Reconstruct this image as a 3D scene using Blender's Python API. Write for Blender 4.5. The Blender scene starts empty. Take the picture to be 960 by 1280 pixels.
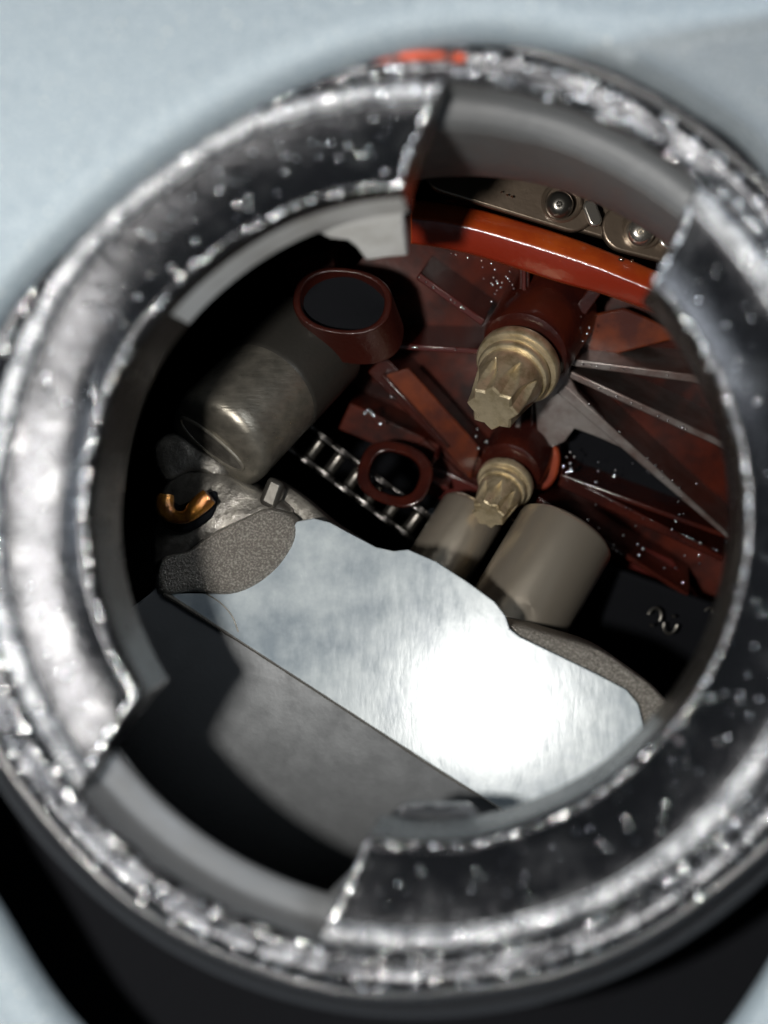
import bpy, bmesh, math, random
from mathutils import Vector, Matrix, noise
# 1 unit = 1 cm.  The filler neck's rim lies near z = 0, the engine's inside is below it.
R = math.radians
S = bpy.context.scene
C = S.collection
D = 9.0            # camera height above the rim
# ---------------------------------------------------------------- camera
cd = bpy.data.cameras.new('camera'); cam = bpy.data.objects.new('camera', cd); C.objects.link(cam)
cam.location = (0, 0, D); cam.rotation_euler = (0, 0, 0)
cd.sensor_fit = 'VERTICAL'; cd.sensor_height = 32; cd.sensor_width = 24
cd.lens = 32 * D / 6.4          # 6.4 cm of height fill the frame at the rim
cd.clip_start = .1; cd.clip_end = 200
cd.dof.use_dof = True; cd.dof.focus_distance = D + 3.0
cd.dof.aperture_fstop = (cd.lens / 1000) / 0.31
cd.dof.aperture_blades = 0
S.camera = cam
# ---------------------------------------------------------------- world and lamps
w = bpy.data.worlds.new('World'); S.world = w; w.use_nodes = True
bg = w.node_tree.nodes['Background']; bg.inputs[0].default_value = (.62, .76, .9, 1); bg.inputs[1].default_value = .11
def lamp(name, kind, loc, power, size, col, target=(0, 0, 0), sy=None):
    l = bpy.data.lights.new(name, kind); l.energy = power; l.color = col
    if kind == 'AREA':
        l.shape = 'RECTANGLE' if sy else 'DISK'; l.size = size
        if sy: l.size_y = sy
    else: l.shadow_soft_size = size
    o = bpy.data.objects.new(name, l); C.objects.link(o); o.location = loc
    o.rotation_euler = (Vector(target) - Vector(loc)).to_track_quat('-Z', 'Y').to_euler()
    return o
lamp('flash', 'POINT', (-3.0, -.5, 9.0), 6400, .38, (1, .96, .9))
lamp('reflection_left', 'AREA', (-12, 1.5, 7.0), 820, 4, (.84, .93, 1), (-2, 0, 0), 9)  # added panel lamp for the bright reflection along the ring's left side
lamp('reflection_right', 'AREA', (6.4, 4.5, 5.6), 420, 2.2, (.9, .95, 1), (2, 1, 0), 4)  # added panel lamp for the bright reflection on the upper right lug
S.view_settings.view_transform = 'Standard'; S.view_settings.look = 'None'
S.view_settings.exposure = 0; S.view_settings.gamma = 1

# ---------------------------------------------------------------- helpers
def W(px, py, z=0.0):           # the point of the plane z that stands at that place of the photograph
    f = (D - z) / D
    return Vector(((px - 480) / 200 * f, -(py - 640) / 200 * f, z))
def mesh(name, verts, faces, mat, parent=None, smooth=True, bevel=0, seg=2, sub=0, angle=40):
    me = bpy.data.meshes.new(name); me.from_pydata([tuple(v) for v in verts], [], faces)
    bm = bmesh.new(); bm.from_mesh(me); bmesh.ops.recalc_face_normals(bm, faces=bm.faces); bm.to_mesh(me); bm.free()
    return link(name, me, mat, parent, smooth, bevel, seg, sub, angle)
def link(name, me, mat, parent=None, smooth=True, bevel=0, seg=2, sub=0, angle=40):
    me.materials.append(mat)
    o = bpy.data.objects.new(name, me); C.objects.link(o)
    if parent:
        o.parent = parent; o.matrix_parent_inverse = Matrix.Translation(parent.location).inverted()
    if smooth:
        for p in me.polygons: p.use_smooth = True
        try: me.set_sharp_from_angle(angle=R(angle))
        except Exception: pass
    if sub:
        m = o.modifiers.new('sub', 'SUBSURF'); m.levels = m.render_levels = sub
    if bevel:
        m = o.modifiers.new('bevel', 'BEVEL'); m.width = bevel; m.segments = seg; m.limit_method = 'ANGLE'; m.angle_limit = R(35)
        m.harden_normals = False
        if smooth:
            for p in me.polygons: p.use_smooth = True
    return o
def thing(name, label, cat, loc=(0, 0, 0), group=None):
    o = bpy.data.objects.new(name, None); C.objects.link(o); o.location = loc; o.empty_display_size = .2
    return tag(o, label, cat, group)
def tag(o, label=None, cat=None, group=None, kind=None):
    if label: o['label'] = label
    if cat: o['category'] = cat
    if group: o['group'] = group
    if kind: o['kind'] = kind
    return o
def spline(pts, n=8, closed=False):
    pts = [Vector(p) for p in pts]; out = []; N = len(pts)
    for i in range(N if closed else N - 1):
        if closed: p0, p1, p2, p3 = pts[i-1], pts[i], pts[(i+1) % N], pts[(i+2) % N]
        else: p0, p1, p2, p3 = pts[max(i-1, 0)], pts[i], pts[i+1], pts[min(i+2, N-1)]
        for k in range(n):
            t = k / n
            out.append(.5 * ((2*p1) + (p2-p0)*t + (2*p0-5*p1+4*p2-p3)*t*t + (3*p1-p0-3*p2+p3)*t**3))
    if not closed: out.append(pts[-1])
    return out
def prism(name, pts, vec, mat, parent=None, bevel=0, seg=2, smooth=True, scale=1.0):
    """solid between the outline pts (3D) and the same outline moved by vec"""
    n = len(pts); vec = Vector(vec); c = sum(pts, Vector()) / n
    v = list(pts) + [c + (p - c) * scale + vec for p in pts]
    f = [tuple(range(n)), tuple(range(n, 2*n))[::-1]] + [(i, (i+1) % n, n + (i+1) % n, n + i) for i in range(n)]
    return mesh(name, v, f, mat, parent, smooth, bevel, seg)
def frame_of(axis):
    a = Vector(axis).normalized(); u = a.cross(Vector((0, 0, 1)))
    if u.length < 1e-4: u = Vector((1, 0, 0))
    u.normalize(); return a, u, a.cross(u)
def lathe(name, base, axis, prof, mat, parent=None, n=48, rfun=None, bevel=0, angle=40, cap=True):
    """prof: list of (radius, distance along the axis)"""
    a, u, v_ = frame_of(axis); base = Vector(base); V = []; F = []
    for (r, h) in prof:
        for k in range(n):
            t = 2*math.pi*k/n; rr = rfun(r, h, t) if rfun else r
            V.append(base + a*h + (u*math.cos(t) + v_*math.sin(t))*rr)
    for i in range(len(prof)-1):
        for k in range(n):
            k2 = (k+1) % n; F.append((i*n+k, i*n+k2, (i+1)*n+k2, (i+1)*n+k))
    if cap:
        F.append(tuple(range(n))); F.append(tuple((len(prof)-1)*n + k for k in range(n)))
    return mesh(name, V, F, mat, parent, True, bevel, 2, 0, angle)
def tube(name, pts, r, mat, parent=None, n=10, flat=1.0, closed=False):
    V = []; F = []; N = len(pts); pts = [Vector(p) for p in pts]
    rr = r if callable(r) else (lambda t: r)
    for i, p in enumerate(pts):
        if closed: d = pts[(i+1) % N] - pts[i-1]
        else: d = pts[min(i+1, N-1)] - pts[max(i-1, 0)]
        a, u, v_ = frame_of(d)
        for k in range(n):
            t = 2*math.pi*k/n; V.append(p + (u*math.cos(t) + v_*flat*math.sin(t)) * rr(i/max(1, N-1)))
    for i in range(N if closed else N-1):
        for k in range(n):
            k2 = (k+1) % n; j = (i+1) % N
            F.append((i*n+k, i*n+k2, j*n+k2, j*n+k))
    if not closed: F.append(tuple(range(n))); F.append(tuple((N-1)*n+k for k in range(n)))
    return mesh(name, V, F, mat, parent)
def beads(name, places, mat, parent, squash=.7):
    """many tiny drops joined into one mesh; places: (point, radius)"""
    b = bmesh.new(); bmesh.ops.create_icosphere(b, subdivisions=2, radius=1)
    bv = [v.co.copy() for v in b.verts]; bf = [tuple(v.index for v in f.verts) for f in b.faces]; b.free()
    V = []; F = []
    for p, r in places:
        o = len(V); s = random.uniform(.8, 1.25)
        tl = Vector((random.gauss(0, .26), random.gauss(0, .26), 1)).to_track_quat('Z', 'Y')
        for q in bv:
            g = tl @ Vector((q.x*r*s, q.y*r, q.z*r*squash)); V.append((p[0]+g.x, p[1]+g.y, p[2]+g.z))
        F += [tuple(i+o for i in f) for f in bf]
    me = bpy.data.meshes.new(name); me.from_pydata(V, [], F)
    return tag(link(name, me, mat, parent, True, angle=180), kind='stuff')

# ---------------------------------------------------------------- materials
def material(name, col, rough=.4, metal=0.0, spec=.5, coat=0.0, bump=0.0, bscale=20, col2=None, cscale=4, cramp=(.4, .62),
             rvar=0.0, rscale=6, bdetail=6, aniso=None, stretch=None, coat_rough=.08, fleck=None, bdist=.02):
    m = bpy.data.materials.new(name); m.use_nodes = True; nt = m.node_tree; N = nt.nodes; L = nt.links
    b = N['Principled BSDF']; b.inputs['Base Color'].default_value = (*col, 1)
    b.inputs['Roughness'].default_value = rough; b.inputs['Metallic'].default_value = metal
    b.inputs['Specular IOR Level'].default_value = spec
    b.inputs['Coat Weight'].default_value = coat; b.inputs['Coat Roughness'].default_value = coat_rough
    tc = N.new('ShaderNodeTexCoord'); src = tc.outputs['Object']
    if stretch:
        mp = N.new('ShaderNodeMapping'); mp.inputs['Rotation'].default_value = (0, 0, stretch[0]); mp.inputs['Scale'].default_value = stretch[1]
        L.new(src, mp.inputs[0]); ssrc = mp.outputs[0]
    else: ssrc = src
    def nz(scale, detail=5, s=src, rg=.6):
        n = N.new('ShaderNodeTexNoise'); n.inputs['Scale'].default_value = scale; n.inputs['Detail'].default_value = detail
        n.inputs['Roughness'].default_value = rg; L.new(s, n.inputs['Vector']); return n.outputs['Fac']
    last = None
    if col2:
        r = N.new('ShaderNodeValToRGB'); r.color_ramp.elements[0].position = cramp[0]; r.color_ramp.elements[1].position = cramp[1]
        r.color_ramp.elements[0].color = (*col, 1); r.color_ramp.elements[1].color = (*col2, 1)
        L.new(nz(cscale), r.inputs[0]); last = r.outputs[0]
    if fleck:
        n = nz(fleck[0], 2); r = N.new('ShaderNodeValToRGB'); r.color_ramp.elements[0].position = fleck[1]; r.color_ramp.elements[1].position = fleck[1]+.04
        L.new(n, r.inputs[0]); mx = N.new('ShaderNodeMix'); mx.data_type = 'RGBA'; L.new(r.outputs[0], mx.inputs[0])
        if last: L.new(last, mx.inputs[6])
        else: mx.inputs[6].default_value = (*col, 1)
        mx.inputs[7].default_value = (*fleck[2], 1); last = mx.outputs[2]
    if last: L.new(last, b.inputs['Base Color'])
    if rvar:
        mr = N.new('ShaderNodeMapRange'); mr.inputs[1].default_value = .3; mr.inputs[2].default_value = .7
        mr.inputs[3].default_value = max(.03, rough-rvar); mr.inputs[4].default_value = min(1, rough+rvar)
        L.new(nz(rscale, s=ssrc), mr.inputs[0]); L.new(mr.outputs[0], b.inputs['Roughness'])
    if bump:
        bp = N.new('ShaderNodeBump'); bp.inputs['Strength'].default_value = bump; bp.inputs['Distance'].default_value = bdist
        L.new(nz(bscale, bdetail, ssrc, .65), bp.inputs['Height']); L.new(bp.outputs[0], b.inputs['Normal'])
        if coat: L.new(bp.outputs[0], b.inputs['Coat Normal'])
    if aniso is not None: b.inputs['Anisotropic'].default_value = aniso
    return m
M = {}
M['cover'] = material('cover_paint', (.18, .22, .25), .34, .15, .5, bump=.5, bscale=50, col2=(.27, .315, .345), cscale=45, fleck=(34, .70, (.80, .76, .62)))
def two_tone():                 # a duller, warmer grey tone on the cover beyond its crease
    nt = M['cover'].node_tree; N = nt.nodes; L = nt.links; b = N['Principled BSDF']; src = b.inputs['Base Color'].links[0].from_socket
    tc = N.new('ShaderNodeTexCoord'); sp = N.new('ShaderNodeSeparateXYZ'); L.new(tc.outputs['Object'], sp.inputs[0])
    def mth(op, a, b_):
        m = N.new('ShaderNodeMath'); m.operation = op
        for i, v in enumerate((a, b_)):
            if isinstance(v, (int, float)): m.inputs[i].default_value = v
            else: L.new(v, m.inputs[i])
        return m.outputs[0]
    line = mth('MULTIPLY_ADD', sp.outputs[0], .165); line.node.inputs[2].default_value = 2.70
    d = mth('SUBTRACT', line, sp.outputs[1])
    def ramp(v, lo, hi):
        m = N.new('ShaderNodeMapRange'); m.interpolation_type = 'SMOOTHSTEP'; m.inputs[1].default_value = lo; m.inputs[2].default_value = hi; L.new(v, m.inputs[0]); return m.outputs[0]
    f = mth('MULTIPLY', mth('MULTIPLY', ramp(d, 0, .10), ramp(sp.outputs[0], .2, .5)), ramp(sp.outputs[1], 0, .5))
    mx = N.new('ShaderNodeMix'); mx.data_type = 'RGBA'; mx.blend_type = 'MULTIPLY'; L.new(f, mx.inputs[0]); L.new(src, mx.inputs[6]); mx.inputs[7].default_value = (.70, .67, .65, 1)
    L.new(mx.outputs[2], b.inputs['Base Color'])
two_tone()
M['rim'] = material('neck_rim', (.035, .037, .042), .26, .8, .6, bump=.35, bscale=16, col2=(.26, .265, .28), cscale=6, cramp=(.42, .66), rvar=.1, bdist=.03)
M['ridge'] = material('worn_ridge', (.12, .125, .135), .30, .8, .6, bump=.5, bscale=26, col2=(.42, .43, .44), cscale=7, cramp=(.38, .64), rvar=.1, bdist=.03)
M['lug'] = material('lug_top', (.018, .019, .022), .20, .75, .6, coat=.1, bump=.22, bscale=14, col2=(.08, .082, .086), cscale=3.0, cramp=(.52, .76), rvar=.12, rscale=5, bdist=.03, coat_rough=.2)
M['neck'] = material('lit_neck_inside', (.80, .81, .80), .42, .15, .5, bump=.3, bscale=14, col2=(.62, .62, .6), cscale=3, rvar=.1)  # pale tone that paints bounced light on the lug's inner wall and tab
M['tube'] = material('tube_wall', (.15, .155, .16), .45, .4, .5, bump=.3, bscale=14, rvar=.1)
M['seal'] = material('orange_seal', (.55, .07, .02), .4, bump=.5, bscale=30, col2=(.08, .03, .025), cscale=7, cramp=(.44, .54))
M['gasket'] = material('gasket_lip', (.02, .022, .025), .18, 0, .7, bump=.3, bscale=20)
M['drop'] = material('wet_drop', (.75, .76, .78), .14, 1, .8)
M['oil'] = material('oil_drop', (.05, .02, .01), .05, 0, 1.0, coat=1, coat_rough=.03)
M['dark'] = material('cavity_shade_metal', (.004, .0045, .006), .85, 0, .1, bump=.5, bscale=5)
M['mach'] = material('machined_aluminium', (.17, .205, .235), .215, .02, .22, bump=.06, bscale=5, col2=(.36, .40, .42), cscale=2.0, cramp=(.34, .66), rvar=.06, rscale=5, stretch=(R(30), (3.0, .9, 1)))
M['side'] = material('machined_side', (.22, .23, .24), .42, .6, .5, bump=.1, bscale=20, rvar=.08)
M['cast'] = material('rough_casting', (.20, .185, .165), .36, .6, .5, bump=1.0, bscale=52, col2=(.50, .47, .42), cscale=60, cramp=(.45, .66), bdetail=5, bdist=.03)
M['castdk'] = material('smooth_casting', (.075, .07, .062), .34, .5, .5, bump=.5, bscale=16, col2=(.17, .16, .14), cscale=5, coat=.3)
M['cam'] = material('cam_steel', (.17, .16, .135), .36, .75, .5, bump=.25, bscale=5, rvar=.1, stretch=(R(-50), (1, 6, 1)), col2=(.27, .25, .21), cscale=7, cramp=(.35, .65))
M['dark_metal'] = material('dark_shade_metal', (.055, .052, .046), .42, .6, .4, bump=.3, bscale=6)  # dark tone painting shade on the shaft and left neck wall; also the stub's
M['tappet'] = material('tappet_steel', (.50, .445, .365), .34, .78, .5, bump=.05, bscale=12, aniso=.5)
M['brass'] = material('wet_brass', (.60, .27, .04), .22, .8, .6, coat=.8, bump=.9, bscale=8, col2=(.25, .09, .02), cscale=6)
M['bolt'] = material('bolt_gold', (.66, .56, .38), .36, .72, .5, bump=.3, bscale=14, col2=(.30, .235, .13), cscale=6, cramp=(.44, .7), rvar=.1, coat=.4)
M['plate'] = material('chain_plate', (.045, .042, .04), .34, .8, .5, coat=.3, bump=.2, bscale=10)
M['chain'] = material('chain_steel', (.10, .095, .085), .28, .85, .5, coat=.4, bump=.2, bscale=10)
M['link'] = material('link_steel', (.15, .115, .085), .32, .7, .5, coat=.5, bump=.2, bscale=8)
M['pin'] = material('pin_steel', (.5, .47, .42), .2, .9, .6)
M['brown'] = material('brown_plastic', (.040, .007, .004), .22, 0, .5, coat=.6, bump=.5, bscale=4, col2=(.022, .005, .004), cscale=2.0, coat_rough=.12)
M['matte'] = material('brown_matte', (.058, .0085, .0035), .5, 0, .14, coat=.05, bump=.3, bscale=5, col2=(.012, .0035, .003), cscale=2.4, coat_rough=.2)
M['red'] = material('red_plastic', (.055, .009, .007), .26, 0, .5, coat=.5, bump=.25, bscale=5, coat_rough=.1)
M['orange'] = material('orange_plastic', (.36, .060, .008), .34, 0, .5, coat=.4, bump=.3, bscale=9, col2=(.26, .03, .006), cscale=2.2, coat_rough=.1)
M['cap'] = material('cap_plastic', (.26, .045, .012), .36, 0, .5, coat=.4, bump=.15, bscale=4, col2=(.14, .02, .01), cscale=3)
M['amber'] = material('amber_plastic', (.12, .024, .006), .26, 0, .5, coat=.4, bump=.2, bscale=4, col2=(.05, .011, .006), cscale=3, cramp=(.35, .6))
M['cupred'] = material('dark_maroon', (.030, .006, .004), .3, 0, .4, coat=.4, bump=.4)
M['rib_sheen'] = material('painted_rib_sheen', (.22, .20, .19), .32, .6, .5, coat=.5, bump=.25, bscale=10, col2=(.13, .09, .08), cscale=3)  # grey stands in for the flash sheen on brown plastic ribs

# ---------------------------------------------------------------- engine cavity (setting)
def cavity():
    n = 48; V = []; F = []
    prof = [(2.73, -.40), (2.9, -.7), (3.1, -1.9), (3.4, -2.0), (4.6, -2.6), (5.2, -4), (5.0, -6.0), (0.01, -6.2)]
    for (r, z) in prof:
        for k in range(n):
            t = 2*math.pi*k/n; V.append((min(.5, .2 - .22*z) + r*math.cos(t), r*math.sin(t), z + .1*math.sin(5*t)*(z < -2.5)))
    for i in range(len(prof)-1):
        for k in range(n):
            k2 = (k+1) % n; F.append((i*n+k, i*n+k2, (i+1)*n+k2, (i+1)*n+k))
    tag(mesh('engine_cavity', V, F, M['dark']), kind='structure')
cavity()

# ---------------------------------------------------------------- painted engine cover with its opening
def cover():
    hole = [(-120, 760), (-70, 540), (0, 396), (95, 292), (198, 205), (310, 133), (430, 80), (530, 55), (640, 48), (760, 76), (870, 132), (960, 206),
            (1080, 400), (1120, 700), (1050, 1000), (960, 1230), (800, 1400), (500, 1500), (250, 1420), (95, 1290), (0, 1150), (-80, 1000)]
    o = spline([W(x, y, .22) for x, y in hole], 24, True); n = len(o); c = Vector((0, -.2, .22))
    V = []; F = []
    # (push outwards, height)
    prof = [(.9, -.5), (.25, -.12), (.03, -.02), (.012, .04), (.04, .12), (.09, .19), (.16, .225), (.24, .235), *[(.30 + .035*k, .232 - .0012*k) for k in range(34)], (2, .16), (5, .16), (14, .1)]
    for (d, z) in prof:
        for i, p in enumerate(o):
            t = (o[(i+1) % n] - o[i-1]); nn = Vector((t.y, -t.x, 0)).normalized()
            if nn.dot(p - c) < 0: nn = -nn
            if d > .6: nn = (p - c).normalized(); nn.z = 0
            q = p + nn*d
            zz = z
            # the cover falls away beyond a soft crease at the upper right
            if d > .1 and q.x > .3 and q.y > .5:
                line = 2.88 + (q.x - .8)*.165 + .05*math.sin(q.x*2)
                zz = z - .07*min(1, max(0, (line - q.y)/.16))
            V.append((q.x, q.y, zz))
    m = len(prof)
    for i in range(m-1):
        for k in range(n):
            k2 = (k+1) % n; F.append((i*n+k, i*n+k2, (i+1)*n+k2, (i+1)*n+k))
    cv = mesh('engine_cover', V, F, M['cover'], angle=80)
    tag(cv, 'pale blue grey painted engine cover around the round filler opening', 'engine cover')
cover()
def underside():
    V = []; F = []; n = 64
    prof = [(2.9, -1.5), (4.2, -1.3), (6, -.9), (9, -.7)]
    for (r, z) in prof:
        for k in range(n): V.append((.4 + r*math.cos(2*math.pi*k/n), r*math.sin(2*math.pi*k/n), z))
    for i in range(3):
        for k in range(n): k2 = (k+1) % n; F.append((i*n+k, i*n+k2, (i+1)*n+k2, (i+1)*n+k))
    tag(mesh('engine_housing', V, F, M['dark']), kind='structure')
underside()

# ---------------------------------------------------------------- filler neck
NK = thing('filler_neck', 'round dark oil filler neck with two bayonet lugs and a glinting wet rim', 'filler neck', (.2, -.025, 0))
def npt(r, a, z, k=.22):               # the neck leans a little: its centre drifts with depth
    return Vector((.2 - k*min(0, z) + r*math.cos(a), -.025 + r*math.sin(a), z))
def wob(a, r, s=.012): return s*noise.noise(Vector((math.cos(a)*3, math.sin(a)*3, r*2)))
def ring(name, prof, mat, parent, n=220, a0=0, a1=360, cap=False, angle=60, ws=.01):
    full = abs(a1-a0) >= 360; V = []; F = []; m = len(prof); cols = n if full else n+1
    for k in range(cols):
        a = R(a0 + (a1-a0)*k/n)
        for (r, z) in prof: V.append(npt(r + wob(a, r, ws), a, z + wob(a, r+5, ws)))
    for k in range(n):
        k2 = (k+1) % cols
        for i in range(m-1): F.append((k*m+i, k*m+i+1, k2*m+i+1, k2*m+i))
    if cap and not full:
        F.append(tuple(range(m))); F.append(tuple((cols-1)*m+i for i in range(m)))
    return mesh(name, V, F, mat, parent, angle=angle)
ring('rim', [(3.02, -1.6), (3.07, -.30), (3.09, -.2), (3.07, -.14), (3.0, -.12), (2.965, -.13), (2.95, -.10), (2.93, -.02), (2.89, .03), (2.85, .02), (2.825, -.02), (2.81, -.02), (2.79, .02), (2.765, .03), (2.745, .0), (2.735, -.06)],
     M['rim'], NK)
ring('inner_tube', [(2.735, -.055), (2.73, -.33), (2.71, -.36), (2.68, -.38), (2.60, -.42), (2.58, -.45), (2.57, -.48), (2.60, -.52)], M['tube'], NK, ws=.004)
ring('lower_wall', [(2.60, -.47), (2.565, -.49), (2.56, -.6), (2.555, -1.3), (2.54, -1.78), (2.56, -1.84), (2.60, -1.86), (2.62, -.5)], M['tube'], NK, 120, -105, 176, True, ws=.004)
_lw = bpy.data.objects['lower_wall']; _lw.data.materials.append(M['dark_metal'])
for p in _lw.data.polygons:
    if p.center.x < -.75: p.material_index = 1  # shaded left stretch of the wall painted darker
ring('flange_lip', [(2.95, -.12), (2.955, -.07), (2.98, -.03), (3.015, -.015), (3.05, -.03), (3.075, -.07), (3.08, -.13)], M['gasket'], NK, ws=.03)
ring('gasket', [(3.10, -.24), (3.16, -.16), (3.20, -.17), (3.22, -.25), (3.2, -.5)], M['gasket'], NK)
ring('seal', [(2.895, .028), (2.89, .05), (2.87, .058), (2.85, .045), (2.845, .018)], M['seal'], NK, 60, 84, 112, True)
def lug(ain0, aout0, ain1, aout1, tabs, n=150):
    rin, rout = 2.05, 2.755
    def skirt(a):               # depth of the inner wall at an angle (degrees)
        d = .74
        for (t0, t1, dd) in tabs:
            if t0 < t1:
                k = min(1, max(0, (a - t0)/2.2)) * min(1, max(0, (t1 - a)/2.2))
                d = d + (dd - d)*k
        return d
    V = []; F = []
    rows = [(2.755, .0), (2.71, .035), (2.66, .05), (2.61, .035), (2.575, -.01), (2.45, -.025), (2.32, -.035), (2.2, -.03), (2.13, -.01), (2.095, .0), (2.068, -.02), (2.052, -.07),
            (2.05, -.25), (2.05, None), (2.09, None), (2.16, -.60), (2.4, -.55), (2.755, -.45)]
    m = len(rows)
    for k in range(n+1):
        t = k/n
        t2 = t
        for (r, z) in rows:
            q = (r-rin)/(rout-rin)
            aa = (ain0 + (aout0-ain0)*q)*(1-t2) + (ain1 + (aout1-ain1)*q)*t2
            zz = -skirt(ain0*(1-t2) + ain1*t2) if z is None else z
            a = R(aa)
            zz += wob(a, r, .012) if z is not None else 0
            V.append(npt(r + wob(a, r+3, .012), a, zz, .10))
    for k in range(n):
        for i in range(m):
            i2 = (i+1) % m; F.append((k*m+i, k*m+i2, (k+1)*m+i2, (k+1)*m+i))
    F.append(tuple(range(m))); F.append(tuple(n*m+i for i in range(m)))
    o = mesh('lug', V, F, M['lug'], NK, True, .018, 2, 0, 50)
    o.data.materials.append(M['neck']); o.data.materials.append(M['ridge'])
    for p in o.data.polygons:   # inner wall painted pale where bounced light falls, dark where shaded
        if p.index < n*m and (p.index % m) in (12, 13): p.material_index = 1 if ain0 > 0 and p.index//m < n*.40 else 0
        elif p.index < n*m and (p.index % m) in (1, 2, 3): p.material_index = 2
    return o
l1 = lug(92.8, 85.8, 212.9, 219.7, [])
l2 = lug(261.3-360, 256.8-360, 44.5, 49.9, [])

# hooked tab under the end of the left lug, and the raised notch at the bottom of the other
def bentplate(name, pts, vec, mat, bev=.02): return prism(name, [W(*p) for p in pts], vec, mat, NK, bev, 2)
bentplate('hook_tab', [(392, 268, -.62), (440, 254, -.62), (502, 250, -.62), (505, 284, -1.05), (511, 320, -1.5), (484, 322, -1.5), (457, 326, -1.5), (446, 310, -1.3), (434, 301, -1.2), (412, 298, -1.15), (396, 290, -1.0)], (-.02, .22, .02), M['neck'])
bentplate('bottom_tab', [(452, 1066, -.9), (476, 1036, -.9), (498, 1014, -.9), (512, 1008, -.9), (590, 1009, -.9), (602, 1032, -.9), (640, 1028, -.9), (690, 1008, -.9), (740, 975, -.9), (740, 1060, -.9), (600, 1100, -.9), (470, 1100, -.9)], (.0, .0, -.22), M['gasket'], .03)
tube('tab_edge', spline([W(x, y, -.895) for x, y in ((500, 1012), (514, 1008), (588, 1009), (597, 1022), (606, 1031), (640, 1028), (690, 1008), (735, 976))], 4), .007, M['rim'], NK, 8)
# ---------------------------------------------------------------- droplets on the neck
random.seed(4)
pl = []
def on_ring(r, a, z, s): pl.append((npt(r, R(a), z), s*1.12))
for _ in range(1000):            # along the two ridges of the rim
    r = random.choice([2.89, 2.77, 2.77, 2.93]) + random.gauss(0, .022)
    on_ring(r, random.uniform(0, 360), .03, random.choice([.006, .008, .010, .013, .016]))
for _ in range(420):
    r = 2.66 + random.gauss(0, .04); a = random.choice([random.uniform(88, 218), random.uniform(-100, 47)])
    on_ring(r, a, .045, random.choice([.006, .008, .011, .015]))
for _ in range(420):            # inner lip of the lugs
    a = random.choice([random.uniform(93, 212), random.uniform(-98, 44)])
    on_ring(2.085 + random.gauss(0, .012), a, -.008, random.choice([.006, .008, .010, .013]))
for _ in range(330):            # spread over the lug tops
    a = random.choice([random.uniform(93, 212), random.uniform(-97, 44)])
    on_ring(random.uniform(2.12, 2.6), a, -.022, random.choice([.005, .006, .009, .012]))
for (p0, p1) in (((92.8, 2.06), (85.8, 2.74)), ((212.9, 2.06), (219.7, 2.74)), ((-98.7, 2.06), (-103.2, 2.74)), ((44.5, 2.06), (49.9, 2.74))):
    for k in range(34):
        t = random.random(); s = 1 if p0[0] in (92.8, -98.7) else -1
        on_ring(p0[1] + (p1[1]-p0[1])*t, p0[0] + (p1[0]-p0[0])*t + s*random.uniform(.2, .8), .0, random.choice([.008, .012, .016]))
beads('droplets', pl, M['drop'], NK, .28)

# ================================================================ inside the engine
# ---- the ribbed brown chain guide: its face leans towards the lower left
def GZ(px, py): return -3.75 - (py - 450)/150*.42 + (px - 640)/150*.2
def G(px, py, h=0): return W(px, py, GZ(px, py) + h)
GN = Vector((-.2, -.42, 1)).normalized()
GD = thing('chain_guide', 'ribbed red brown plastic chain guide with orange rail, wet with oil', 'chain guide', G(650, 470))
def plate(name, pts, h, th, mat, parent=GD, bevel=.015, vec=None, sm=0):
    P = [G(x, y, h) for x, y in pts]
    if sm: P = spline(P, sm, True)
    return prism(name, P, (vec or -GN)*th if vec is None else vec, mat, parent, bevel)
def back_plate():
    L_ = [(236, 600), (262, 520), (290, 478), (340, 440), (400, 422), (480, 440), (520, 480), (560, 520), (600, 560), (640, 604), (690, 700), (740, 775), (790, 900)]
    V = []; F = []; rows = 34; cols = 30
    for j in range(rows):
        y = 236 + (790-236)*j/(rows-1)
        for q in range(len(L_)-1):
            if L_[q][0] <= y <= L_[q+1][0]: x0 = L_[q][1] + (L_[q+1][1]-L_[q][1])*(y-L_[q][0])/(L_[q+1][0]-L_[q][0])
        for i in range(cols):
            x = x0 + (990-x0)*i/(cols-1)
            V.append(G(x, y, -.72 + .05*math.sin(x*.021+1)*math.sin(y*.027)))
    n = len(V)
    V += [v + Vector((0, 0, -.18)) for v in V]
    for j in range(rows-1):
        for i in range(cols-1):
            k = j*cols+i; F.append((k, k+1, k+cols+1, k+cols)); F.append((n+k, n+k+cols, n+k+cols+1, n+k+1))
    edge = [i for i in range(cols)] + [j*cols+cols-1 for j in range(1, rows)] + [(rows-1)*cols+i for i in range(cols-2, -1, -1)] + [j*cols for j in range(rows-2, 0, -1)]
    for q in range(len(edge)): e, e2 = edge[q], edge[(q+1) % len(edge)]; F.append((e, e2, n+e2, n+e))
    mesh('back_plate', V, F, M['matte'], GD)
back_plate()
def rib(x0, y0, x1, y1, w, w2=None, h=0, th=.6, mat='brown', name='rib', mid=None):
    a = Vector((x0, y0)); b = Vector((x1, y1)); d = (b-a).normalized(); nn = Vector((-d.y, d.x)); w2 = w if w2 is None else w2
    P = [a + nn*w/2, b + nn*w2/2, b - nn*w2/2, a - nn*w/2]; th += .3
    return plate(name, [tuple(p) for p in P], h, th, M[mat], bevel=.012)
# upper fan to the right
rib(706, 452, 915, 480, 9, 11, .02, .55, 'rib_sheen')
rib(712, 468, 925, 566, 9, 9, .02, .6, 'rib_sheen')
rib(700, 485, 912, 672, 15, 6, .015, .6, 'rib_sheen')
rib(700, 600, 905, 700, 16, 8, .0, .5, 'brown')
rib(672, 625, 860, 745, 8, 6, .0, .5, 'brown')
rib(700, 595, 960, 690, 6, 6, .012, .3, 'brown')
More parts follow.
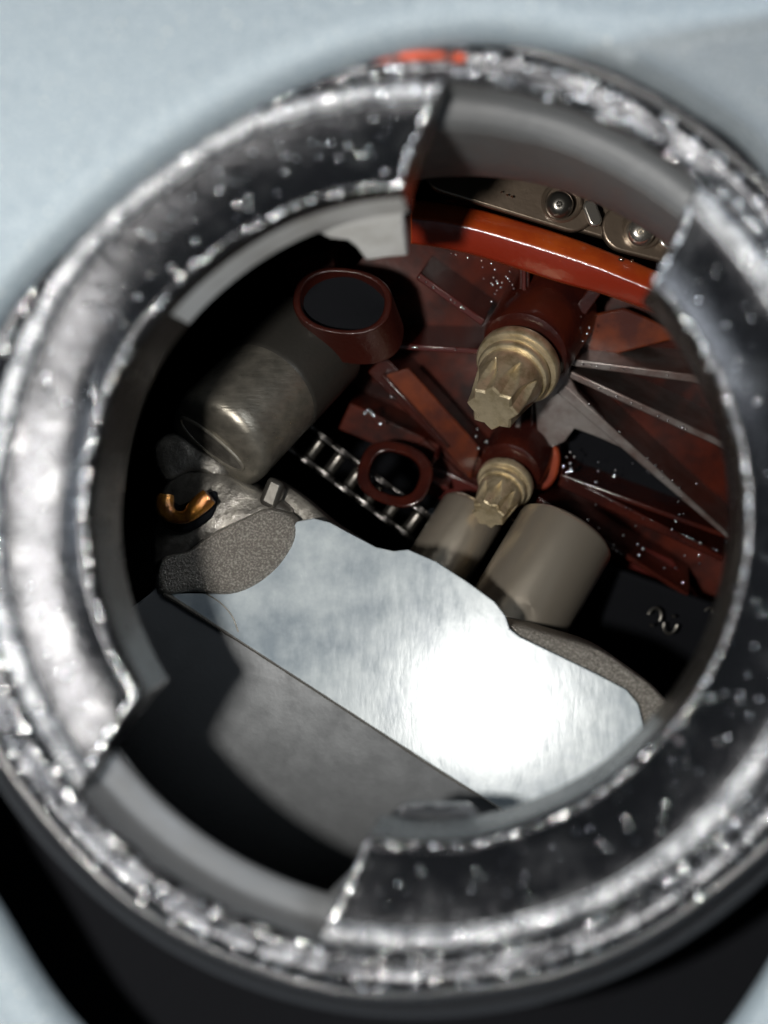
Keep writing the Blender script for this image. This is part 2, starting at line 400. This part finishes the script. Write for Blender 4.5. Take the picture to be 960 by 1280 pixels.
# left fan
rib(522, 345, 604, 404, 9, 9, .02, .5, 'red')
rib(478, 432, 600, 440, 7, 7, .0, .6, 'red')
rib(470, 455, 600, 590, 30, 26, -.12, .4, 'brown')
rib(430, 520, 610, 600, 36, 26, -.3, .3, 'matte')
rib(520, 560, 625, 660, 30, 30, -.25, .3, 'matte')
# verticals
rib(655, 320, 656, 410, 14, 12, .0, .6, 'brown')
rib(655, 322, 655, 412, 5, 5, .05, .2, 'red')
rib(650, 505, 641, 590, 7, 6, .05, .5, 'rib_sheen')
rib(666, 505, 662, 590, 4, 4, .0, .5, 'brown')
rib(725, 390, 760, 340, 16, 18, -.02, .5, 'brown')
# gusset behind the big bolt, with an edge that ends at the dark opening
plate('gusset', [(700, 440), (716, 452), (712, 470), (722, 490), (770, 540), (790, 566), (750, 548), (718, 536), (706, 552), (690, 560), (672, 540), (668, 500)], .008, .12, M['rib_sheen'], bevel=.01)
plate('opening_shade', [(716, 534), (740, 528), (780, 560), (830, 600), (880, 640), (850, 640), (790, 612), (740, 590), (712, 565)], -.45, .05, M['dark'], sm=3)  # dark sheet painting the shade inside the opening
# webs in warmer orange, amber and red plastic
plate('web_panel', [(690, 400), (712, 386), (722, 400), (716, 440), (705, 446), (668, 402)], -.03, .18, M['cap'], bevel=.03, sm=3)
plate('web_panel', [(660, 570), (690, 556), (700, 572), (694, 600), (676, 614), (650, 600)], -.05, .16, M['cap'], bevel=.03, sm=3)
plate('web_panel', [(735, 395), (780, 385), (860, 420), (760, 446), (716, 440)], -.34, .05, M['amber'], bevel=.02)
plate('web_panel', [(480, 470), (510, 460), (600, 560), (588, 600)], -.05, .05, M['amber'], bevel=.01)
plate('web_panel', [(700, 640), (840, 700), (880, 760), (760, 700)], -.38, .05, M['red'], bevel=.01)
rib(528, 596, 640, 645, 36, 30, -.18, .3, 'red'); rib(478, 470, 560, 560, 5, 5, .0, .5, 'brown')
rib(360, 350, 420, 340, 40, 60, -.45, .3, 'matte')
# bosses that carry the bolts
BA = Vector((-.44, -.70, .78)).normalized()
def boss(px, py, z, r, L):
    p = W(px, py, z)
    return lathe('boss', p, BA, [(r*1.12, -L), (r*1.05, -.08), (r*.98, -.02), (r*.86, .0), (.01, .0)], M['brown'], GD, 56)
boss(655, 440, -3.42, .385, .75)
boss(637, 588, -3.95, .285, .7)
# top rail: an upper orange face and a lower red face, bent over the chain's path
def rail():
    top = [(515, 249), (530, 250), (545, 252), (600, 262), (700, 292), (770, 318), (860, 356), (960, 410)]
    mid = [(515, 273), (530, 275), (545, 276), (600, 288), (700, 318), (770, 344), (860, 384), (960, 440)]
    low = [(515, 304), (530, 306), (545, 308), (600, 320), (700, 352), (770, 372), (860, 408), (960, 470)]
    def line(l, z): return spline([W(x, y, z + (x-640)*.0009) for x, y in l], 8)
    A = line(top, -3.10); B = line(mid, -2.96); Cc = line(low, -3.12); E = [p + Vector((.0, .06, -.35)) for p in Cc]; Fp = [p + Vector((0, -.03, -.5)) for p in A]
    V = []; n = len(A); Fc = []
    rows = (A, [a.lerp(b, .12)+Vector((0, 0, .015)) for a, b in zip(A, B)], [a.lerp(b, .9)+Vector((0, 0, .012)) for a, b in zip(A, B)], B,
            [a.lerp(b, .12)+Vector((0, 0, .012)) for a, b in zip(B, Cc)], [a.lerp(b, .92)+Vector((0, 0, .01)) for a, b in zip(B, Cc)], Cc, E, Fp)
    for r_ in rows: V += r_
    m = len(rows)
    for i in range(m):
        j = (i+1) % m
        for k in range(n-1): Fc.append((i*n+k, i*n+k+1, j*n+k+1, j*n+k))
    o = mesh('rail', V, Fc, M['orange'], GD, angle=50)
    o.data.materials.append(M['red2'])
    for p in o.data.polygons:
        if p.index // (n-1) in (4, 5, 3): p.material_index = 1
M['red2'] = material('rail_face', (.19, .018, .007), .26, 0, .5, coat=.6, bump=.3, bscale=9, coat_rough=.1)
rail()
for (x, y) in ((712, 322), (738, 330)):
    prism('rail_clip', [W(x+a, y+b, -2.93) for a, b in ((-11, -14), (12, -6), (9, 12), (-14, 4))], (0, 0, -.1), M['orange'], GD, .012)
# oval cup hanging from the guide's left end
def ovalring(cx, cy, rx, ry, rot, z, th, wall, mat, name, sq=2.0, tilt=(0, 0), n=48):
    V = []; F = []
    rings = []
    for (s, dz) in ((1, -th), (1, -.03), (.97, 0), (1-wall+.03, 0), (1-wall, -.03), (1-wall, -th)):
        for k in range(n):
            t = 2*math.pi*k/n; c_, s_ = math.cos(t), math.sin(t)
            x = math.copysign(abs(c_)**(2/sq), c_)*rx*s; y = math.copysign(abs(s_)**(2/sq), s_)*ry*s
            X = x*math.cos(rot) - y*math.sin(rot); Y = x*math.sin(rot) + y*math.cos(rot)
            p = W(cx+X, cy+Y, z); p.z += dz + tilt[0]*X/150 + tilt[1]*Y/150
            if dz < -.05: p += Vector((.0, -.0, 0))
            V.append(p)
    for i in range(6):
        j = (i+1) % 6
        for k in range(n):
            k2 = (k+1) % n; F.append((i*n+k, i*n+k2, j*n+k2, j*n+k))
    return V, F
V, F = ovalring(428, 376, 63, 44, R(8), -3.3, .42, .17, None, '', 2.3, (.1, .3))
for i in range(0, len(V)):       # the cup's wall runs down to the lower right
    if (i // 48) in (0, 5): V[i] += Vector((.10, -.22, .12))
mesh('cup', V, F, M['cupred'], GD, bevel=.01)
prism('cup_shade_disc', [W(430+51*math.cos(t/24*6.283), 380+34*math.sin(t/24*6.283), -3.42) for t in range(24)], (.1, -.15, -.1), M['dark'], GD)  # dark disc added so the cup's hole reads black
V, F = ovalring(493, 592, 47, 40, R(20), -3.9, .3, .34, None, '', 2.5, (.35, .5))
mesh('eyelet', V, F, M['brown'], GD, bevel=.012)
rib(528, 592, 545, 572, 6, 6, .05, .3, 'red'); rib(530, 598, 560, 612, 5, 5, .06, .3, 'red')
# raised round digits low on the guide
for (x, y, r0, t0, t1) in ((818, 771, 11, 13, 27), (818, 771, 11, 6, 9), (838, 781, 11, 0, 14), (838, 781, 11, 18, 21), (886, 768, 8, 14, 24), (888, 795, 8, 2, 12)):
    pts = [W(x + r0*.75*math.cos(t*math.pi/12) - r0*.15*math.sin(t*math.pi/12), y + r0*math.sin(t*math.pi/12), GZ(x, y) + .2) for t in range(t0, t1)]
    tube('raised_digit', pts, .014, M['oil'] if 0 else M['chain'], GD, 8)
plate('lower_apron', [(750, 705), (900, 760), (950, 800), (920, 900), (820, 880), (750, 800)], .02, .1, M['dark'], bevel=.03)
# oil on the guide
random.seed(9); pl = []
def spr(cx, cy, n, sx, sy, h, r=(.006, .012)):
    for _ in range(n):
        x = cx+random.gauss(0, sx); y = cy+random.gauss(0, sy); pl.append((G(x, y, h), 1.15*random.uniform(*r)))
spr(682, 380, 50, 9, 8, .02); spr(722, 415, 26, 5, 13, .02); spr(716, 440, 8, 4, 8, .06)
spr(470, 512, 9, 10, 12, .0, (.008, .018)); spr(602, 540, 7, 5, 12, .02, (.008, .016)); spr(760, 590, 9, 34, 14, -.1); spr(712, 580, 8, 4, 10, .04, (.01, .018))
spr(770, 660, 12, 60, 30, .02); spr(835, 700, 8, 40, 20, .03); spr(625, 355, 20, 14, 12, .03)
spr(860, 640, 8, 30, 30, .02)
for (x0, y0, x1, y1, k_) in ((706, 452, 900, 478, 9), (712, 468, 900, 556, 10), (722, 492, 905, 660, 9), (700, 596, 900, 690, 16), (672, 625, 800, 708, 8), (522, 345, 600, 400, 10), (478, 432, 590, 438, 6), (545, 312, 700, 350, 8), (640, 650, 745, 705, 12)):
    for _ in range(k_):
        t = random.random(); pl.append((G(x0+(x1-x0)*t, y0+(y1-y0)*t, .03), random.uniform(.006, .014)))
beads('oil_drops', pl, M['drop'], GD, .7)
pl = []
for (x, y, r) in ((776, 325, .03), (770, 338, .022), (762, 334, .014), (790, 326, .014), (800, 336, .01), (640, 246, .012), (634, 244, .01), (627, 240, .008)):
    pl.append((W(x, y, -2.93), r))
beads('oil_pool', pl, M['oil'], GD, .3)

# ---- bolts with star-shaped heads
def bolt(px, py, z, s, label, rot):
    base = W(px, py, z); t = thing('star_bolt', label, 'bolt', base, 'gold coloured star head bolts')
    lathe('flange', base, BA, [(.30, -.1), (.36, -.05), (.368, -.03), (.368, .045), (.355, .062), (.30, .066), (.295, .08), (.30, .095), (.315, .105), (.318, .15), (.305, .17), (.25, .18)], M['bolt'], t, 64)
    def star(r, h, tt):
        w_ = (8*(tt+rot)/(2*math.pi)) % 1; c_ = abs(2*w_-1); k = min(1, max(0, (h - .30 - .26*c_)/.04))
        return r*(1 - k*.22*(1-c_)**.8)
    o = lathe('head', base, BA, [(.275, .15), (.282, .2), (.282, .26), (.275, .30), (.268, .34), (.262, .37), (.257, .40), (.252, .43), (.247, .46), (.243, .49), (.238, .52), (.234, .60), (.226, .66), (.205, .68), (.15, .676), (.01, .67)], M['bolt'], t, 192, star, angle=28)
    for c in (t.children): pass
    if s != 1:
        t.scale = (s, s, s)
    return t
b1 = bolt(648, 456, -3.36, 1.0, 'larger gold star head bolt, the upper of two on the brown guide', .35)
b2 = bolt(632, 603, -3.90, .70, 'smaller gold star head bolt, the lower one just above the steel cylinders', .1)

# ---- steel cylinders (tappets)
TA = Vector((.36, .62, .42)).normalized()
def tappet(px, py, z, r, L, label):
    # axis lies mostly in the picture; the far end meets the guide
    base = W(px, py, z); t = thing('steel_cylinder', label, 'cylinder', base, 'beige steel cylinders beneath the guide')
    ax = Vector((.40, .62, -.25)).normalized()
    base = base - ax*.25; L = L + .5
    lathe('body', base, ax, [(.01, -L/2), (r*.9, -L/2), (r, -L/2+.04), (r, L/2-.06), (r*.985, L/2-.03), (r*.9, L/2), (.01, L/2)], M['tappet'], t, 72)
    return t
tappet(674, 724, -3.55, .445, 1.05, 'larger satin beige steel cylinder below the small bolt, nearer the middle of the casting')
tappet(560, 690, -3.95, .30, .95, 'smaller shaded steel cylinder left of the larger one, below the eyelet')

# ---- aluminium casting with the bright machined face
def PZ(px, py): 
    z = -2.45
    for _ in range(4):
        p = W(px, py, z); z = -2.65 + .201*p.x - .108*p.y
    return z
def P_(px, py, h=0): return W(px, py, PZ(px, py) + h)
CS = thing('aluminium_casting', 'aluminium casting with a bright machined face across the lower opening', 'casting', P_(560, 860))
face = [(206, 742), (248, 742), (285, 742), (318, 728), (345, 700), (358, 672), (371, 652), (392, 648), (412, 653), (432, 664), (470, 684), (492, 689), (510, 687), (545, 702), (585, 728), (618, 752), (632, 770), (637, 786),
        (650, 796), (700, 820), (745, 842), (783, 862), (798, 880), (804, 905), (806, 935), (800, 1010), (770, 1100), (720, 1085), (655, 1030)]
crease = [(206, 742), (320, 815), (430, 886), (545, 961), (655, 1030), (720, 1085)]
prism('machined_face', [P_(x, y) for x, y in face], (0, 0, -.05), M['mach'], CS, .008, 2)
# flank falling away below the crease
V = []; F = []
cr = spline([P_(x, y, -.016) for x, y in [(196, 736)] + crease], 6)
lo = [(40, 860), (90, 960), (160, 1060), (280, 1130), (440, 1160), (600, 1200), (700, 1240)]
lw = spline([W(x, y, -3.9) for x, y in lo], 6)
n = len(cr)
for r_ in range(9):
    t = r_/8
    for a, b in zip(cr, lw):
        p = a.lerp(b, t); p.z += .25*math.sin(math.pi*t)*(1 if t < 1 else 0); V.append(p)
for r_ in range(8):
    for k in range(n-1): F.append((r_*n+k, r_*n+k+1, (r_+1)*n+k+1, (r_+1)*n+k))
mesh('flank', V, F, M['side'], CS)
def blob(name, pts, h, th, mat, bevel=.05, parent=CS, dome=.08, z=None):
    P = spline([(P_(x, y, h) if z is None else W(x, y, z)) for x, y in pts], 4, True)
    n = len(P); c = sum(P, Vector())/n; V = []; F = []
    rows = [(1.06, -th), (1.03, -th*.4), (1.0, -dome*.9), (.96, -dome*.45), (.88, -dome*.12), (.7, 0), (.45, .01), (.2, .015)]
    for (s, dz) in rows:
        for p in P:
            q = c + (p-c)*s; q.z = c.z + (p.z-c.z)*s + dz + (.02*noise.noise(q*6) if s < 1 else 0); V.append(q)
    for i in range(len(rows)-1):
        for k in range(n):
            k2 = (k+1) % n; F.append((i*n+k, i*n+k2, (i+1)*n+k2, (i+1)*n+k))
    F.append(tuple((len(rows)-1)*n+k for k in range(n)))
    return mesh(name, V, F, mat, parent, angle=60)
blob('cast_shoulder', [(196, 742), (200, 700), (232, 690), (262, 668), (300, 650), (335, 636), (366, 650), (368, 676), (350, 706), (322, 730), (286, 744), (240, 740)], .06, .5, M['cast'])
blob('cast_shoulder', [(625, 785), (650, 782), (700, 796), (750, 812), (790, 838), (826, 866), (850, 905), (850, 950), (800, 960), (790, 900), (730, 850), (660, 815)], -.06, .6, M['cast'], dome=.12)
blob('cast_pocket', [(190, 640), (215, 590), (250, 578), (300, 600), (345, 622), (362, 642), (320, 652), (268, 676), (226, 700), (190, 720)], -.12, .6, M['castdk'], dome=.12)
prism('cast_stub', [W(x, y, -2.95) for x, y in ((322, 628), (336, 594), (356, 604), (344, 640))], (.02, -.02, -.5), M['dark_metal'], CS, .04)
blob('cast_ledge', [(335, 600), (372, 616), (420, 655), (470, 690), (440, 700), (380, 680), (340, 650)], -.35, .5, M['castdk'], dome=.05)
tube('bright_edge', [p + Vector((0, 0, -.004)) for p in spline([P_(x, y) for x, y in crease], 10)], lambda t: .012 + .006*noise.noise(Vector((t*40, 0, 0))) + .016*max(0, .18 - t)/.18, M['pin'], CS, 8)
tube('scribed_line', spline([P_(x, y, .001) for x, y in ((258, 742), (276, 754), (290, 770), (298, 790))], 6), .006, M['castdk'], CS, 6)

blob('pocket_shade', [(205, 622), (222, 632), (246, 622), (268, 616), (262, 646), (232, 664), (205, 655)], -.02, .06, M['dark'], dome=.02)  # dark patch painting the shade of the recess under the hook
# ---- camshaft lobe at the upper left
CM = thing('camshaft', 'worn grey camshaft lobe at the upper left of the opening', 'camshaft', W(275, 548, -3.1))
ca = Vector((.60, .74, -.72)).normalized()
lathe('shaft', W(268, 552, -3.02), ca, [(.01, -.04), (.30, -.04), (.40, -.03), (.45, .0), (.475, .05), (.48, .12), (.475, 1.0), (.48, 1.14), (.47, 1.16), (.30, 1.17), (.30, 1.5), (.01, 1.5)], M['cam'], CM, 72,
      lambda r, h, t: r*(1 + .05*math.cos(t)))
lathe('shaft_shade', W(268, 552, -3.02) + ca*.78, ca, [(.47, -.02), (.483, .0), (.485, .04), (.485, .75), (.3, .80)], M['dark_metal'], CM, 64, lambda r, h, t: r*(1 + .05*math.cos(t)))  # dark band added round the upper shaft in place of shade
_a, _u, _v = frame_of(ca); _c = W(268, 552, -3.02) - ca*.045
lens = [_c + _v*(-.02) + _u*(.33*math.cos(t/32*6.2832)) + _v*(.13*math.sin(t/32*6.2832)*(1 if t < 16 else .75)) for t in range(32)]
tube('slot_rim', lens, .016, M['cam'], CM, 8, closed=True)
prism('end_slot', lens, (-ca.x*.004, -ca.y*.004, -ca.z*.004), M['castdk'], CM)
blob('collar', [(190, 560), (215, 540), (245, 556), (285, 580), (280, 598), (240, 590), (205, 600)], 0, .4, M['castdk'], parent=CM, z=-3.1)

# ---- brass hook
BH = tube('brass_hook', spline([P_(x, y, .12) for x, y in ((207, 618), (206, 634), (216, 645), (232, 646), (246, 634), (262, 620))], 6), lambda t: .066 + .014*math.sin(9*t), M['brass'], None, 12, .7)
tag(BH, 'wet amber brass hook lying in the casting pocket at the left edge', 'hook')

# ---- chains
def chain(path, pitch_pts, name, label, wpx, z, mats, rr, pr, th):
    t = thing(name, label, 'chain', W(*path[0], z))
    P = [W(x, y, z + dz) for (x, y, dz) in pitch_pts]
    d0 = (P[-1]-P[0]).normalized(); up = Vector((0, 0, 1)); side = d0.cross(up).normalized()
    hw = wpx
    for i, p in enumerate(P):
        lathe('roller', p - side*hw*.72, side, [(.01, 0), (rr*.8, 0), (rr, .015), (rr*.93, hw*.3), (rr*.93, hw*1.14), (rr, hw*1.44-.015), (rr*.8, hw*1.44), (.01, hw*1.44)], M[mats[0]], t, 20)
        lathe('pin', p - side*(hw*1.15), side, [(.01, 0), (pr*.8, 0), (pr, .01), (pr, hw*2.3-.01), (pr*.8, hw*2.3), (.01, hw*2.3)], M[mats[1]], t, 14)
    for i in range(len(P)-1):
        a, b = P[i], P[i+1]; off = hw*(.78 if i % 2 else .95)
        d = (b-a).normalized(); nn = side.cross(d).normalized(); L = (b-a).length; rp = rr*1.75
        for s in (-1, 1):
            out = []
            for k in range(9): ang = math.pi/2 + math.pi*k/8; out.append(a + d*math.cos(ang)*rp + nn*math.sin(ang)*rp)
            out.append(a + d*L/2 - nn*rp*.62)
            for k in range(9): ang = -math.pi/2 + math.pi*k/8; out.append(b + d*math.cos(ang)*rp + nn*math.sin(ang)*rp)
            out.append(a + d*L/2 + nn*rp*.62)
            prism('link_plate', [q + side*s*off for q in out], side*s*th, M[mats[2]], t, .006)
    return t
pp = [(369 + 24.5*i - 24.5, 543 + 18.2*i - 18.2, -.02*i) for i in range(-1, 9)]
chain([(369, 543)], pp, 'timing_chain', 'dark oily roller chain running below the camshaft towards the eyelet', .135, -4.2, ('chain', 'chain', 'plate'), .058, .034, .03)

# upper chain lying on the orange rail: flat side faces the viewer
UC = thing('guide_chain', 'brown oily chain link plates with domed pins above the orange rail', 'chain', W(740, 280, -3.1))
def stadium(x0, y0, x1, y1, r, z, th, nm='link_plate', mat='link'):
    a = W(x0, y0, z); b = W(x1, y1, z); d = (b-a).normalized(); nn = Vector((-d.y, d.x, 0)); o = []
    for k in range(13): g = math.pi/2 + math.pi*k/12; o.append(a + d*math.cos(g)*r + nn*math.sin(g)*r)
    for k in range(13): g = -math.pi/2 + math.pi*k/12; o.append(b + d*math.cos(g)*r + nn*math.sin(g)*r)
    return prism(nm, o, (0, 0, -th), M[mat], UC, .02, 3)
stadium(560, 212, 716, 260, .195, -3.0, .09)
stadium(783, 284, 960, 328, .205, -2.98, .09)
stadium(690, 252, 812, 288, .17, -3.09, .09)
for (x, y, r) in ((702, 253, .135), (802, 287, .14)):
    b_ = W(x, y, -3.02); ax = Vector((-.1, -.12, 1))
    lathe('pin_bore', b_, ax, [(r*1.28, -.02), (r*1.28, .045), (r*1.15, .06), (r*1.0, .05), (r*.99, -.02)], M['link'], UC, 36, cap=False)
    lathe('pin', b_ + Vector((-.02, -.03, 0)), ax, [(r*.86, -.02), (r*.86, .10), (r*.78, .15), (r*.55, .19), (r*.3, .20), (r*.18, .20), (r*.15, .18), (.01, .17)], M['pin'] if x > 750 else M['chain'], UC, 36)
stadium(835, 300, 860, 306, .07, -2.9, .05, 'spacer', 'pin')
stadium(738, 258, 744, 274, .06, -2.93, .05, 'spacer', 'pin')
